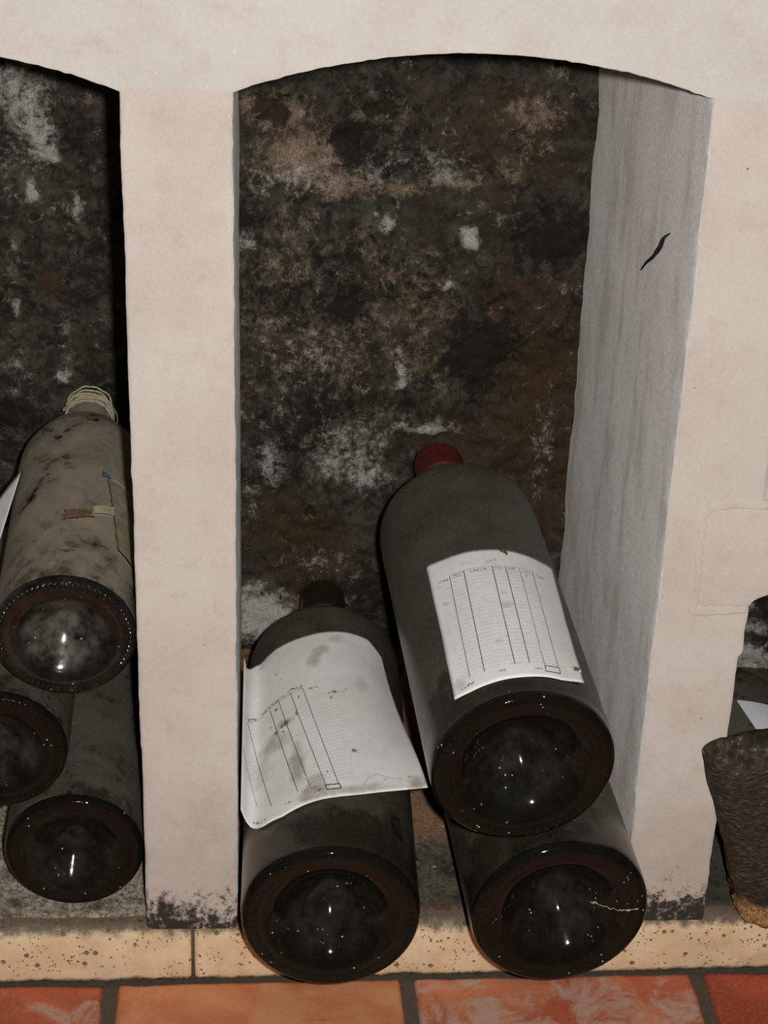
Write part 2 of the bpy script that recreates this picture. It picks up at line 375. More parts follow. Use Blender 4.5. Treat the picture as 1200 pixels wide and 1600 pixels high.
# paper with ruled tables printed on it
def m_paper(name, c0, c1, segs, rows, words, stains, spots):
    """segs: (u0,v0,u1,v1,width,dark); rows: (u0,u1,v0,v1,count,tilt); words: (u0,v0,u1,v1,height,scale);
       stains: (u,v,ru,rv,strength); all in the sheet's own UV"""
    N = NT(name); U = N.uv(); u, v, _ = N.sep(U); P = N.obj()
    n1 = N.noise(P, 35, 5, 0.6); n2 = N.noise(P, 240, 4, 0.6); n3 = N.noise(P, 90, 6, 0.7)
    col = N.mix(N.smooth(n1, 0.35, 0.65), c0, c1)
    col = N.mix(N.math('MULTIPLY', N.smooth(n2, 0.45, 0.75), 0.12), col, lin(190, 180, 160))
    for (su, sv, ru, rv, st) in stains:
        du = N.math('DIVIDE', N.math('SUBTRACT', u, su), ru); dv = N.math('DIVIDE', N.math('SUBTRACT', v, sv), rv)
        d = N.math('ADD', N.math('MULTIPLY', du, du), N.math('MULTIPLY', dv, dv))
        d = N.math('ADD', d, N.math('MULTIPLY', N.math('SUBTRACT', n3, 0.5), 3.2))
        col = N.mix(N.smooth(d, -0.4, 1.5, st, 0), col, lin(136, 112, 80))
    if spots:
        sp = N.math('MULTIPLY', N.smooth(N.voro(P, 85), 0.05, 0.16, 1, 0), N.smooth(N.noise(P, 28, 2), 0.5, 0.58))
        col = N.mix(N.math('MULTIPLY', sp, spots), col, lin(128, 104, 78))
    ink = None
    def add(a, b): return b if a is None else N.math('MAXIMUM', a, b)
    brk = N.smooth(N.noise(U, 140, 2, 0.6), 0.32, 0.5, 0.45, 1)
    for (u0, v0, u1, v1, wd, dk) in segs:
        dx, dy = u1 - u0, v1 - v0; L2 = dx * dx + dy * dy; L = math.sqrt(L2)
        a = N.math('SUBTRACT', u, u0); b = N.math('SUBTRACT', v, v0)
        t = N.math('ADD', N.math('MULTIPLY', a, dx / L2), N.math('MULTIPLY', b, dy / L2))
        c = N.math('ABSOLUTE', N.math('SUBTRACT', N.math('MULTIPLY', a, dy / L), N.math('MULTIPLY', b, dx / L)))
        inside = N.math('MULTIPLY', N.math('GREATER_THAN', t, 0.0), N.math('LESS_THAN', t, 1.0))
        ink = add(ink, N.math('MULTIPLY', N.math('MULTIPLY', N.smooth(c, wd * 0.5, wd, 1, 0), inside), N.math('MULTIPLY', brk, dk)))
    for (u0, u1, v0, v1, cnt, tilt) in rows:
        vv = N.math('ADD', v, N.math('MULTIPLY', N.math('SUBTRACT', u, 0.5), tilt))
        fr = N.math('ABSOLUTE', N.math('SUBTRACT', N.math('FRACT', N.math('MULTIPLY', N.math('SUBTRACT', vv, v0), cnt / (v1 - v0))), 0.5))
        box = N.math('MULTIPLY', N.math('MULTIPLY', N.math('GREATER_THAN', u, u0), N.math('LESS_THAN', u, u1)),
                     N.math('MULTIPLY', N.math('GREATER_THAN', v, v0), N.math('LESS_THAN', v, v1)))
        g = N.smooth(N.noise(U, 16, 3, 0.6), 0.35, 0.6, 0.25, 1)
        ink = add(ink, N.math('MULTIPLY', N.math('MULTIPLY', N.smooth(fr, 0.0, 0.16, 0.23, 0), box), g))
    for wd_ in words:
        (u0, v0, u1, v1, hh, sc) = wd_[:6]; stg = wd_[6] if len(wd_) > 6 else 0.75
        dx, dy = u1 - u0, v1 - v0; L2 = dx * dx + dy * dy; L = math.sqrt(L2)
        a = N.math('SUBTRACT', u, u0); b = N.math('SUBTRACT', v, v0)
        t = N.math('ADD', N.math('MULTIPLY', a, dx / L2), N.math('MULTIPLY', b, dy / L2))
        c = N.math('ABSOLUTE', N.math('SUBTRACT', N.math('MULTIPLY', a, dy / L), N.math('MULTIPLY', b, dx / L)))
        inside = N.math('MULTIPLY', N.math('GREATER_THAN', t, 0.0), N.math('LESS_THAN', t, 1.0))
        scr = N.smooth(N.noise(U, sc, 2, 0.6), 0.47, 0.55)
        ink = add(ink, N.math('MULTIPLY', N.math('MULTIPLY', N.smooth(c, hh * 0.6, hh, 1, 0), inside), N.math('MULTIPLY', scr, stg)))
    if ink is not None:
        col = N.mix(ink, col, lin(62, 58, 56))
    return N.fin(col, 0.85, N.bump(N.math('ADD', n1, N.math('MULTIPLY', n2, 0.3)), 0.25, 0.0012), 0.2)

# ------------------------------------------------------------------ the setting
X_L0, X_L1 = -0.0855, -0.0145        # pillar between the first and the middle niche
X_R0, X_R1 = 0.291, 0.3595           # pillar between the middle and the last niche
NW = X_R0 - X_L1                     # niche width
Z_SP, RISE, DEPTH = 0.651, 0.0265, 0.385

def arch_z(x):
    for a, b in ((X_L0 - NW, X_L0), (X_L1, X_R0), (X_R1, X_R1 + NW)):
        if a < x < b:
            t = (x - a) / (b - a) * 2 - 1
            half = (b - a) / 2; R = (half * half + RISE * RISE) / (2 * RISE)
            return Z_SP + math.sqrt(R * R - (t * half) ** 2) - (R - RISE)
    return Z_SP

# front wall: the lintel band with its arches; pillars and shelf block are its parts
xs = list(np.arange(-0.47, 0.75, 0.004))
for e in (X_L0, X_L1, X_R0, X_R1):
    xs += [e - 0.0008, e + 0.0008]
xs = sorted(xs)
def col_section(x):
    z0 = arch_z(x)
    rd = 0.0025 if z0 > Z_SP + 1e-6 else 0.0005
    pts = [(0.39, z0)] + [(y, z0) for y in np.linspace(0.33, rd * 1.2, 10)]
    for a in np.linspace(0, math.pi / 2, 5):
        pts.append((rd - rd * math.sin(a), z0 + rd - rd * math.cos(a)))
    for t in np.linspace(0, 1, 60)[1:]:
        pts.append((0.0, z0 + rd + (0.95 - z0 - rd) * t ** 1.3))
    pts.append((0.39, 0.95))
    return pts
verts = []
for x in xs:
    sec = col_section(x)
    for (y, z) in sec:
        d = fbm(x, y, z, 14, 3) * 0.0009 + nz(x, y, z, 180) * 0.0003
        e = nz(x, 3.3, z, 260) * 0.0008 if y < 0.02 and z < arch_z(x) + 0.006 else 0
        verts.append((x, y + (d if y < 0.05 else 0), z + e))
ns = len(sec)
wall_front = mesh_obj('wall_front', verts, grid_faces(ns, len(xs), False, 0, True), M_LINTEL)
tag(wall_front, 'pale plaster wall above the row of low arched niches', kind='structure')

def pillar(x0, x1, zt, nick=None):
    rd = 0.005
    sec = []
    def corner(cx, cy, a0):
        for a in np.linspace(a0, a0 + math.pi / 2, 6):
            sec.append((cx + rd * math.cos(a), cy + rd * math.sin(a)))
    y0, y1 = 0.0, 0.395
    corner(x0 + rd, y0 + rd, math.pi)
    sec += [(x, y0) for x in np.linspace(x0 + rd, x1 - rd, 20)[1:-1]]
    corner(x1 - rd, y0 + rd, 1.5 * math.pi)
    sec += [(x1, y) for y in np.linspace(y0 + rd, y1, 45)[1:]]
    sec += [(x0, y) for y in np.linspace(y1, y0 + rd, 45)[:-1]]
    zs = np.arange(-0.002, zt + 0.001, 0.0025)
    v = []
    xm = (x0 + x1) / 2
    for z in zs:
        for (x, y) in sec:
            n = fbm(x, y, z, 12, 3) * 0.0010 + nz(x, y, z, 90) * 0.00015
            ed = min(abs(x - x0), abs(x - x1)) < rd and y < rd
            e = (fbm(x * 0.2, y * 0.2, z, 75, 4) * 0.0007 if ed else 0)
            dx = (n + e) * (1 if x > xm else -1)
            if nick and x > xm: dx += nick(z)
            v.append((x + dx * min(1.0, abs(x - xm) / ((x1 - x0) / 2)) ** 2, y + (n if y < 0.02 else 0), z))
    n = len(sec)
    f = grid_faces(n, len(zs), True)
    return v, f
for (a, b, nick) in ((X_L0 - NW - 0.071, X_L0 - NW, None), (X_R1 + NW, X_R1 + NW + 0.071, None), (X_L0, X_L1, None), (X_R0, X_R1, lambda z: -0.0028 if z < 0.243 else 0.0)):
    v, f = pillar(a, b, Z_SP + 0.0015, nick)
    mesh_obj('pillar', v, f, M_PILLAR, wall_front)

# shelf block let into the right pillar, with a second low arch under it
sx = list(np.linspace(0.319, 0.68, 114)); verts = []
def shelf_sec(x):
    r = 0.006
    dx = max(0.0, r - (x - 0.319)); inset = r - math.sqrt(max(r * r - dx * dx, 0))
    zt = 0.362 - inset; zb = 0.2845 + inset
    if x > 0.3575:
        zb = 0.2845 + 0.032 * min(1.0, (x - 0.3575) / 0.15) ** 0.5
    q = 0.0025; fy = -0.0030 + min(inset, 0.003) * 0.8
    zs_ = np.linspace(zb + q, zt - q, 18)
    return [(0.34, zb), (0.15, zb), (0.05, zb), (fy + q, zb), (fy + q * .3, zb + q * .3)] + [(fy, z) for z in zs_] + [(fy + q * .3, zt - q * .3), (fy + q, zt), (0.05, zt), (0.34, zt)]
for x in sx:
    for (y, z) in shelf_sec(x):
        k = fbm(x, y, z, 40, 3) * 0.0008
        verts.append((x, y + (k if y < 0.01 else 0), z + nz(x, y, z, 190) * 0.0010))
n = len(shelf_sec(0.4))
f = grid_faces(n, len(sx), False, 0, True); f.append(tuple(range(n)))
shelf = mesh_obj('shelf_block', verts, f, M_SHELF, wall_front)
path = [Vector(p) for p in catmull([(0.3615, 0.0015, 0.3655), (0.34, 0.0002, 0.3655), (0.325, 0.0002, 0.364), (0.3175, 0.0013, 0.357), (0.3165, 0.0002, 0.33), (0.3175, 0.0002, 0.30), (0.3165, 0.0002, 0.285), (0.3195, 0.0002, 0.2795), (0.335, 0.0002, 0.2805), (0.356, 0.0018, 0.281)], 10)]
for p in path:
    p.x += nz(p.x, p.y, p.z, 160) * 0.0012; p.z += nz(p.z, p.x, p.y, 160) * 0.0010
v, f = tube(path, [0.0034 + nz(p.x, p.y, p.z, 220) * 0.0008 for p in path], 10)
mesh_obj('mortar_bead', v, f, M_SHELF, shelf)
# gouge and specks on the inner face of the right pillar
path = [Vector(p) for p in catmull([(0.2905, 0.160, 0.486), (0.2905, 0.144, 0.497), (0.2905, 0.124, 0.508), (0.2905, 0.104, 0.522), (0.2905, 0.096, 0.531), (0.2905, 0.080, 0.539)], 6)]
rad = [0.0005 + 0.0011 * math.sin(math.pi * k / (len(path) - 1)) * (1.35 if 14 < k < 24 else 0.8) for k in range(len(path))]
v, f = tube(path, rad, 8)
mesh_obj('gouge_mark', v, f, M_DARKLINE, wall_front)

# back wall: rough mouldy rubble
BLOBS = [(0.01,0.36,0.03,0.04,'t',0.42),(0.06,0.34,0.05,0.05,'t',0.40),(0.03,0.45,0.04,0.04,'t',0.35),(0.10,0.43,0.03,0.03,'t',0.35),(0.14,0.33,0.05,0.04,'t',0.35),(0.02,0.30,0.04,0.03,'t',0.35),(0.21,0.53,0.07,0.05,'r',0.55),(0.15,0.37,0.06,0.06,'r',0.4),(0.05,0.13,0.06,0.05,'r',0.6),(0.016,0.549,0.0323,0.0161,'t',0.8),(0.038,0.509,0.0382,0.0247,'t',0.8),(0.108,0.554,0.0217,0.0135,'t',0.55),(0.066,0.49,0.044,0.0156,'t',0.75),(-0.0,0.503,0.0136,0.0329,'t',0.4),(0.119,0.535,0.0136,0.0109,'t',0.5),(0.038,0.492,0.0329,0.0167,'g',0.6),(0.098,0.504,0.0329,0.0194,'g',0.55),(0.159,0.502,0.0304,0.0156,'g',0.65),(0.176,0.488,0.0278,0.0084,'t',0.6),(0.121,0.482,0.0221,0.0068,'t',0.7),(0.233,0.55,0.0247,0.019,'t',0.6),(0.258,0.583,0.0109,0.0107,'t',0.4),(0.22,0.5,0.0139,0.0167,'t',0.5),(0.235,0.528,0.0331,0.011,'t',0.35),(0.076,0.525,0.0098,0.0142,'d',1),(0.013,0.547,0.0161,0.0108,'d',0.7),(0.102,0.556,0.0086,0.0054,'d',0.8),(0.188,0.438,0.0085,0.0087,'w',1),(0.109,0.453,0.0072,0.0069,'w',0.5),(0.105,0.458,0.0044,0.0029,'w',0.5),(0.17,0.398,0.0068,0.0053,'w',0.7),(0.128,0.313,0.0046,0.015,'w',0.55),(0.13,0.304,0.0041,0.0062,'w',0.8),(-0.008,0.435,0.0078,0.0126,'w',0.45),(0.028,0.412,0.0336,0.0261,'t',0.45),(0.045,0.406,0.0225,0.0117,'g',0.3),(0.079,0.377,0.0199,0.0149,'d',0.6),(0.135,0.401,0.034,0.0293,'t',0.45),(0.119,0.365,0.0257,0.015,'t',0.5),(0.164,0.378,0.0229,0.0208,'t',0.45),(0.046,0.328,0.0402,0.0364,'g',0.3),(0.08,0.316,0.0289,0.0245,'t',0.35),(0.023,0.279,0.029,0.025,'g',0.3),(0.091,0.353,0.0343,0.0181,'t',0.35),(0.085,0.241,0.0324,0.0287,'w',0.42),(0.103,0.212,0.0178,0.0227,'w',0.5),(0.07,0.221,0.0178,0.0194,'w',0.5),(0.152,0.26,0.0295,0.0076,'w',0.55),(0.014,0.228,0.0118,0.0256,'w',0.45),(0.047,0.247,0.0293,0.0191,'g',0.4),(-0.006,0.195,0.0089,0.0325,'g',0.4),(0.116,0.273,0.0176,0.0126,'t',0.4),(0.036,0.155,0.0421,0.03,'r',0.9),(0.176,0.247,0.0356,0.0382,'r',0.6),(0.256,0.292,0.0473,0.1219,'r',0.8),(0.216,0.378,0.0345,0.0474,'r',0.5),(0.252,0.438,0.034,0.0231,'d',0.5),(0.277,0.175,0.0244,0.0398,'r',0.7),(0.2,0.241,0.0357,0.0257,'r',0.7),(0.275,0.354,0.0233,0.06,'r',0.6),(0.265,0.248,0.0084,0.0447,'g',0.45),(0.262,0.215,0.006,0.0326,'g',0.5),(0.272,0.397,0.0172,0.0295,'g',0.25),(0.222,0.46,0.0337,0.0114,'g',0.3),(0.201,0.335,0.029,0.0365,'d',0.4),(0.003,0.063,0.0258,0.0238,'w',1),(0.033,0.073,0.0092,0.0174,'t',0.6),(0.088,0.076,0.0086,0.0209,'t',0.7),(0.066,0.121,0.0365,0.0102,'g',0.4),(0.048,0.104,0.0183,0.0083,'t',0.3),(-0.005,0.563,0.008,0.008,'t',0.4),(-0.191,0.549,0.0185,0.0292,'w',0.55),(-0.182,0.533,0.0117,0.0241,'w',0.65),(-0.204,0.565,0.0131,0.021,'w',0.6),(-0.178,0.511,0.0107,0.0082,'w',0.7),(-0.205,0.505,0.0214,0.0272,'g',0.55),(-0.19,0.475,0.0048,0.0072,'w',0.9),(-0.159,0.462,0.0109,0.0067,'g',0.4),(-0.154,0.467,0.0027,0.0123,'w',0.5),(-0.209,0.43,0.0049,0.0057,'t',0.9),(-0.179,0.396,0.0132,0.0157,'r',0.9),(-0.21,0.372,0.0055,0.0047,'w',0.6),(-0.17,0.327,0.0045,0.0211,'g',0.5),(-0.171,0.309,0.0045,0.0061,'w',0.5),(-0.213,0.309,0.0169,0.0243,'g',0.4),(-0.16,0.439,0.0137,0.0114,'t',0.3),(-0.139,0.55,0.0159,0.0133,'t',0.3),(-0.174,0.357,0.0084,0.0071,'g',0.5),(-0.213,0.404,0.0082,0.0231,'t',0.35),(-0.162,0.387,0.0083,0.0175,'g',0.3),
         (0.478,0.036,0.020,0.017,'w',0.7),(0.472,0.072,0.014,0.006,'w',0.5),(0.474,0.106,0.018,0.022,'g',0.5),(0.474,0.121,0.013,0.005,'w',0.5)]
BX = np.arange(-0.47, 0.751, 0.0028); BZ = np.arange(-0.04, 0.72, 0.0028)
gx, gz = np.meshgrid(BX, BZ)
wx = np.zeros_like(gx); wz = np.zeros_like(gx); rel = np.zeros_like(gx); rel2 = np.zeros_like(gx)
for j in range(gx.shape[0]):
    for i in range(gx.shape[1]):
        x, z = gx[j, i], gz[j, i]
        wx[j, i] = MN.fractal(Vector((x * 55, 1.7, z * 55)), 1.0, 2.0, 3)
        wz[j, i] = MN.fractal(Vector((x * 55, 8.1, z * 55)), 1.0, 2.0, 3)
        rel[j, i] = MN.fractal(Vector((x * 13, 5.0, z * 16)), 0.9, 2.1, 6)
        rel2[j, i] = MN.fractal(Vector((x * 70, 2.0, z * 70)), 0.8, 2.1, 3)
att = {k: np.zeros_like(gx) for k in 'wgtrd'}
for (bx, bz, brx, brz, t, s) in BLOBS:
    d = np.sqrt(((gx + wx * 0.006 - bx) / (brx * 1.25)) ** 2 + ((gz + wz * 0.006 - bz) / (brz * 1.25)) ** 2)
    att[t] = np.maximum(att[t], s * np.clip(1.25 - d, 0, 1) ** 0.8)
yy = 0.383 - 0.010 * np.clip(rel, -1, 1) - 0.003 * rel2 - 0.004 * att['w'] + 0.006 * att['d'] + 0.004 * att['r']
yy = np.where(gx > 0.40, yy - 0.035, yy)
verts = np.stack([gx, yy, gz], -1).reshape(-1, 3)
wall_back = mesh_obj('wall_back', verts.tolist(), grid_faces(len(BX), len(BZ)), M_BACK)
for nme, arr in (('pale', np.maximum(att['w'] * 1.1, att['g'] * 0.62)), ('tan', att['t'] * 0.95), ('rust', att['r'] * 1.1), ('dark', np.clip(att['d'] + 0.35 * np.clip(rel * 1.2, -0.5, 1), -0.3, 1.2))):
    a = wall_back.data.attributes.new(nme, 'FLOAT', 'POINT'); a.data.foreach_set('value', arr.reshape(-1).astype(np.float32))
tag(wall_back, 'dark mouldy rubble wall at the back of the niches', kind='structure')

# niche floor
LX = np.arange(-0.47, 0.75, 0.005); LY = np.concatenate([np.arange(0.012, 0.08, 0.003), np.arange(0.08, 0.41, 0.008)])
def ledge_z(y): return 0.0015 + 0.068 * y
verts = [(x, y, ledge_z(y) - 0.0012 + fbm(x, y, 0.3, 60, 3) * 0.0012 - (0.0025 if y < 0.0135 else 0)) for y in LY for x in LX]
ledge = mesh_obj('floor_ledge', verts, grid_faces(len(LX), len(LY)), M_LEDGE)
tag(ledge, 'grimy raised floor inside the niches', kind='structure')

# sill stones
trim = mesh_obj('trim_1', [(-0.47, 0.004, -0.054), (0.75, 0.004, -0.054), (0.75, 0.06, -0.054), (-0.47, 0.06, -0.054),
                           (-0.47, 0.004, -0.004), (0.75, 0.004, -0.004), (0.75, 0.06, -0.004), (-0.47, 0.06, -0.004)],
                [(0, 3, 2, 1), (4, 5, 6, 7), (0, 1, 5, 4), (1, 2, 6, 5), (2, 3, 7, 6), (3, 0, 4, 7)], M_GROUT, smooth=False)
tag(trim, 'mortar bed of the cream stone sill along the niches', kind='structure')
def sill(x0, x1):
    sec = [(0.045, 0.0), (0.035, 0.0), (0.025, 0.0)]
    r = 0.011
    for a in np.linspace(0, math.pi / 2, 8): sec.append((r - 0.003 - r * math.sin(a), -r + r * math.cos(a)))
    sec += [(-0.003 - 0.0012 * math.sin(math.pi * t), -r - (0.051 - r) * t) for t in np.linspace(0.12, 0.96, 12)]
    sec += [(-0.0015, -0.0505), (0.003, -0.052), (0.045, -0.052)]
    X = np.linspace(x0, x1, int((x1 - x0) / 0.003) + 2); v = []
    for x in X:
        e = min(x - x0, x1 - x); k = 0.0016 * max(0, 1 - e / 0.004) ** 2
        for (y, z) in sec:
            d = fbm(x, y, z, 35, 3) * 0.0010 + nz(x, y, z, 240) * 0.0004
            v.append((x, y + d + k * (y < 0.01), z + d * 0.7 - k * (z > -0.01)))
    n = len(sec); f = grid_faces(n, len(X)); f.append(tuple(range(n))[::-1]); f.append(tuple((len(X) - 1) * n + i for i in range(n)))
    return mesh_obj('sill_stone', v, f, M_SILL, trim)
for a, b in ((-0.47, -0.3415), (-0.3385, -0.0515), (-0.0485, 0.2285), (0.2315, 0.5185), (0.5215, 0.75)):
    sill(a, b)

# tiled floor
floor = mesh_obj('floor', [(-1.2, -2.2, -0.055), (1.2, -2.2, -0.055), (1.2, 0.01, -0.055), (-1.2, 0.01, -0.055)], [(0, 1, 2, 3)], M_GROUT, smooth=False)
tag(floor, 'terracotta tiled floor with grey joints', kind='structure')
def tile(x0, x1, y0, y1, mat, seed):
    n = 26; v = []
    def prof(t):  # even spacing with tight rows at the rims
        return 0.0 if t <= 0 else 1.0 if t >= 1 else t
    ts = [0, 0.004, 0.012, 0.025] + list(np.linspace(0.06, 0.94, n)) + [0.975, 0.988, 0.996, 1]
    m_ = len(ts)
    for tv in ts:
        for tu in ts:
            e = min(tu, 1 - tu, tv, 1 - tv)
            x = x0 + (x1 - x0) * tu; y = y0 + (y1 - y0) * tv
            wob = fbm(x * 1.0 + seed, y, 0.7, 22, 3) * 0.0016
            z = -0.0502 - 0.0045 * max(0, 1 - e / 0.02) ** 2.5 + fbm(x, y, seed, 30, 3) * 0.0008
            if e == 0: z = -0.056
            v.append((x + wob * (1 if tu > .5 else -1) * (e < 0.03), y + wob * (e < 0.03), z))
    return mesh_obj('tile', v, grid_faces(m_, m_), mat, floor)
TW = 0.2345; G = 0.0055
order = [3, 0, 1, 2, 3, 1]
for row in range(3):
    for c in range(-2, 4):
        x0 = -0.1145 + TW * c; y1 = -0.0055 - TW * row
        mi = order[c + 2] if row == 0 else random.randrange(4)
        if row: x0 += TW * 0.5 * (row % 2)
        tile(x0 + G, x0 + TW - G, y1 - TW + 2 * G, y1, M_TILES[mi], 3.7 * c + 11 * row)

# ------------------------------------------------------------------ bottles
def axis_matrix(base, tip, roll=0.0):
    b = Vector(base); a = (Vector(tip) - b).normalized()
    e1 = a.cross(Vector((0, 0, 1))).normalized(); e2 = e1.cross(a)
    # local x = e1 (to the right), local y = up, local z along the axis  (x,y,z) left-handed -> flip x
    m3 = Matrix(((-e1.x, e2.x, a.x), (-e1.y, e2.y, a.y), (-e1.z, e2.z, a.z)))
    return Matrix.Translation(b) @ m3.to_4x4()

def bottle(base, tip, R, L, body_mat, base_mat, knurl=64, kamp=0.0006, shoulder=0.70, neck_r=0.0195, punt=0.040, lumps=0.0, lip=True):
    root = empty('wine_bottle', axis_matrix(base, tip))
    # body
    s0, s1 = L * shoulder, L * (0.835 if shoulder < 0.68 else 0.825)
    pr = [(R * 0.985, 0.0042), (R, 0.011)] + [(R, s) for s in np.linspace(0.03, s0 - 0.03, 5)]
    pr += [(R, s0 - 0.006), (R * 0.985, s0 + 0.012), (R * 0.93, s0 + 0.26 * (s1 - s0) + 0.006), (R * 0.80, s0 + 0.55 * (s1 - s0) + .004), (R * 0.62, s0 + 0.78 * (s1 - s0) + .002), (R * 0.43, s0 + 0.93 * (s1 - s0)),
           (neck_r * 1.12, s1 + 0.004), (neck_r, s1 + 0.018), (neck_r * 0.97, L * 0.93), (neck_r * 0.95, L - 0.016)]
    prof = catmull(pr, 6)
    v, f = lathe(prof, 96)
    body = mesh_obj('body', v, f, body_mat, root)
    # lip ring
    pl = catmull([(neck_r * 0.94, L - 0.019), (neck_r * 1.10, L - 0.017), (neck_r * 1.13, L - 0.011), (neck_r * 1.08, L - 0.005), (neck_r * 0.98, L - 0.002), (neck_r * 0.7, L - 0.0015)], 4)
    v, f = lathe(pl, 48)
    if lip: mesh_obj('lip', v, f, body_mat, body)
    # base with punt and ring of knurls
    pb = [(max(0.0004, q * R), punt * (0.5 + 0.5 * math.cos(math.pi * q / 0.80)) ** 0.9 + 0.0008 - 0.0035 * math.exp(-(q / 0.11) ** 2)) for q in (0, 0.05, 0.1, 0.15, 0.2, 0.3, 0.4, 0.5, 0.6, 0.7)]
    pb += [(0.77 * R, 0.0014), (0.84 * R, 0.0006), (0.90 * R, 0.0), (0.95 * R, 0.0010), (0.985 * R, 0.0042), (0.9995 * R, 0.0108)]
    prof = catmull(pb, 7)
    def kd(k, r, s, a):
        q = r / R
        wdw = max(0.0, 1 - abs(q - 0.90) / 0.075)
        wdw = wdw * wdw * (3 - 2 * wdw)
        d = kamp * wdw * (max(0.0, math.cos(knurl * a)) - 0.3)
        # faint mould rings
        d += 0.00015 * math.sin(q * 60) * (0.62 < q < 0.84)
        return (0.0, -d + lumps * nz(r * math.cos(a) * 60, r * math.sin(a) * 60, 1.0))
    v, f = lathe(prof, knurl * 5, kd)
    f = [tuple(reversed(q)) for q in f]
    mesh_obj('base', v, f, base_mat, root)
    return root

def cyl_local(x, z, s):
    """lateral (right positive), up, along -> bottle local coordinates"""
    return (-x, z, s)

def cork(root, L, r):
    pr = catmull([(r * 0.98, L - 0.004), (r * 0.98, L + 0.001), (r * 0.8, L + 0.0022), (0.0003, L + 0.0024)], 3)
    v, f = lathe(pr, 32); mesh_obj('cork', v, f, M_CORK, root)

BR = 0.0660
# left bottle of the middle niche
bL = bottle((0.054, -0.080, 0.0672), (0.062, 0.36, 0.097), BR, 0.44, M_G_DARK2, M_B_DARK, 60, 0.0003, lip=False)
tag(bL, 'large dusty wine bottle beneath the brown-stained curling sheet', 'bottle', 'large bottles in the middle niche')
def capsule(root, r, s0, s1, mat, name, lump, seg=64, dome=0.004):
    pr = catmull([(r * 0.97, s0), (r * 1.02, s0 + 0.002), (r, (s0 + s1) / 2), (r * 1.0, s1 - 0.005), (r * 0.93, s1 - 0.0015), (r * 0.7, s1 + dome * 0.5), (r * 0.35, s1 + dome * 0.9), (0.0003, s1 + dome)], 5)
    v, f = lathe(pr, seg, lambda k, rr, s, a: (lump * nz(math.cos(a) * 6, math.sin(a) * 6, s * 320) * min(1, rr / r), 0))
    return mesh_obj(name, v, f, mat, root)
capsule(bL, 0.0205, 0.395, 0.440, M_CAPS, 'capsule', 0.0012)
# lower right
bLR = bottle((0.2235, -0.080, 0.0680), (0.200, 0.36, 0.098), BR * 1.01, 0.44, M_G_DARK2, M_B_DARK, 60, 0.0003)
tag(bLR, 'large dark wine bottle directly under the red-capped bottle, pale scratch on its base', 'bottle', 'large bottles in the middle niche')
cork(bLR, 0.44, 0.017)
path = []
for k in range(30):
    t = k / 29; x = 0.027 + 0.031 * t; y = -0.006 + 0.010 * t + nz(t * 14, 0, 4) * 0.0016
    path.append(Vector((-x, y, 0)))
def base_s(r, R, punt=0.040):
    pts = [(q * R, punt * (0.5 + 0.5 * math.cos(math.pi * q / 0.80)) ** 0.9 + 0.0008) for q in np.linspace(0, 0.7, 15)] + [(0.77 * R, 0.0014), (0.84 * R, 0.0006), (0.90 * R, 0), (0.95 * R, .001), (R, .0108)]
    return float(np.interp(r, [p[0] for p in pts], [p[1] for p in pts]))
for p in path: p.z = base_s(math.hypot(p.x, p.y), BR * 1.01) - 0.0003
v, f = tube(path, [0.00020 + 0.0013 * abs(nz(k * 0.8, 0, 9)) for k in range(30)], 6)
mesh_obj('residue_streak', v, f, M_PALE, bLR)
# upper right with red wax
bUR = bottle((0.188, -0.080, 0.1965), (0.163, 0.34, 0.245), BR * 1.01, 0.425, M_G_DARK, M_B_DARK, 64, 0.00045, lip=False)
tag(bUR, 'large dusty wine bottle with red wax cap, lying on another bottle in middle niche', 'bottle', 'large bottles in the middle niche')
capsule(bUR, 0.0220, 0.386, 0.423, M_WAX, 'wax_cap', 0.0006)
# left niche stack
ML = 0.345; MR = 0.0535
bTL = bottle((-0.1395, 0.020, 0.2475), (-0.147, 0.36, 0.288), MR * 0.985, ML, M_G_TAN, M_B_HAZE, 72, 0.0020, 0.64, 0.0165, 0.026)
tag(bTL, 'dust-caked wine bottle with twine round its neck, top of the stack in left niche', 'bottle', 'bottles stacked in the left niche')
bML = bottle((-0.1950, 0.020, 0.1495), (-0.2015, 0.36, 0.178), MR, ML, M_G_GREY, M_B_MID, 72, 0.0012, 0.64, 0.0165, 0.026)
tag(bML, 'dark wine bottle cut off by the left photo edge, middle of the left stack', 'bottle', 'bottles stacked in the left niche')
bBL = bottle((-0.1410, 0.020, 0.0560), (-0.147, 0.36, 0.080), MR * 1.005, ML, M_G_GREY, M_B_DARK, 72, 0.0006, 0.64, 0.0165, 0.026)
tag(bBL, 'dark wine bottle lying on the ledge at the bottom of the left stack', 'bottle', 'bottles stacked in the left niche')
for b in (bML, bBL): cork(b, ML, 0.014)
cork(bTL, ML, 0.014)
# right niche
bRN = bottle((0.462, 0.035, 0.0540), (0.388, 0.30, 0.060), 0.0505, 0.272, M_G_GREY, M_B_DARK, 64, 0.0006, 0.56, 0.0165, 0.026)
tag(bRN, 'dark bottle behind the wooden log at the right edge, under a white handwritten sheet', 'bottle')
cork(bRN, 0.272, 0.014)

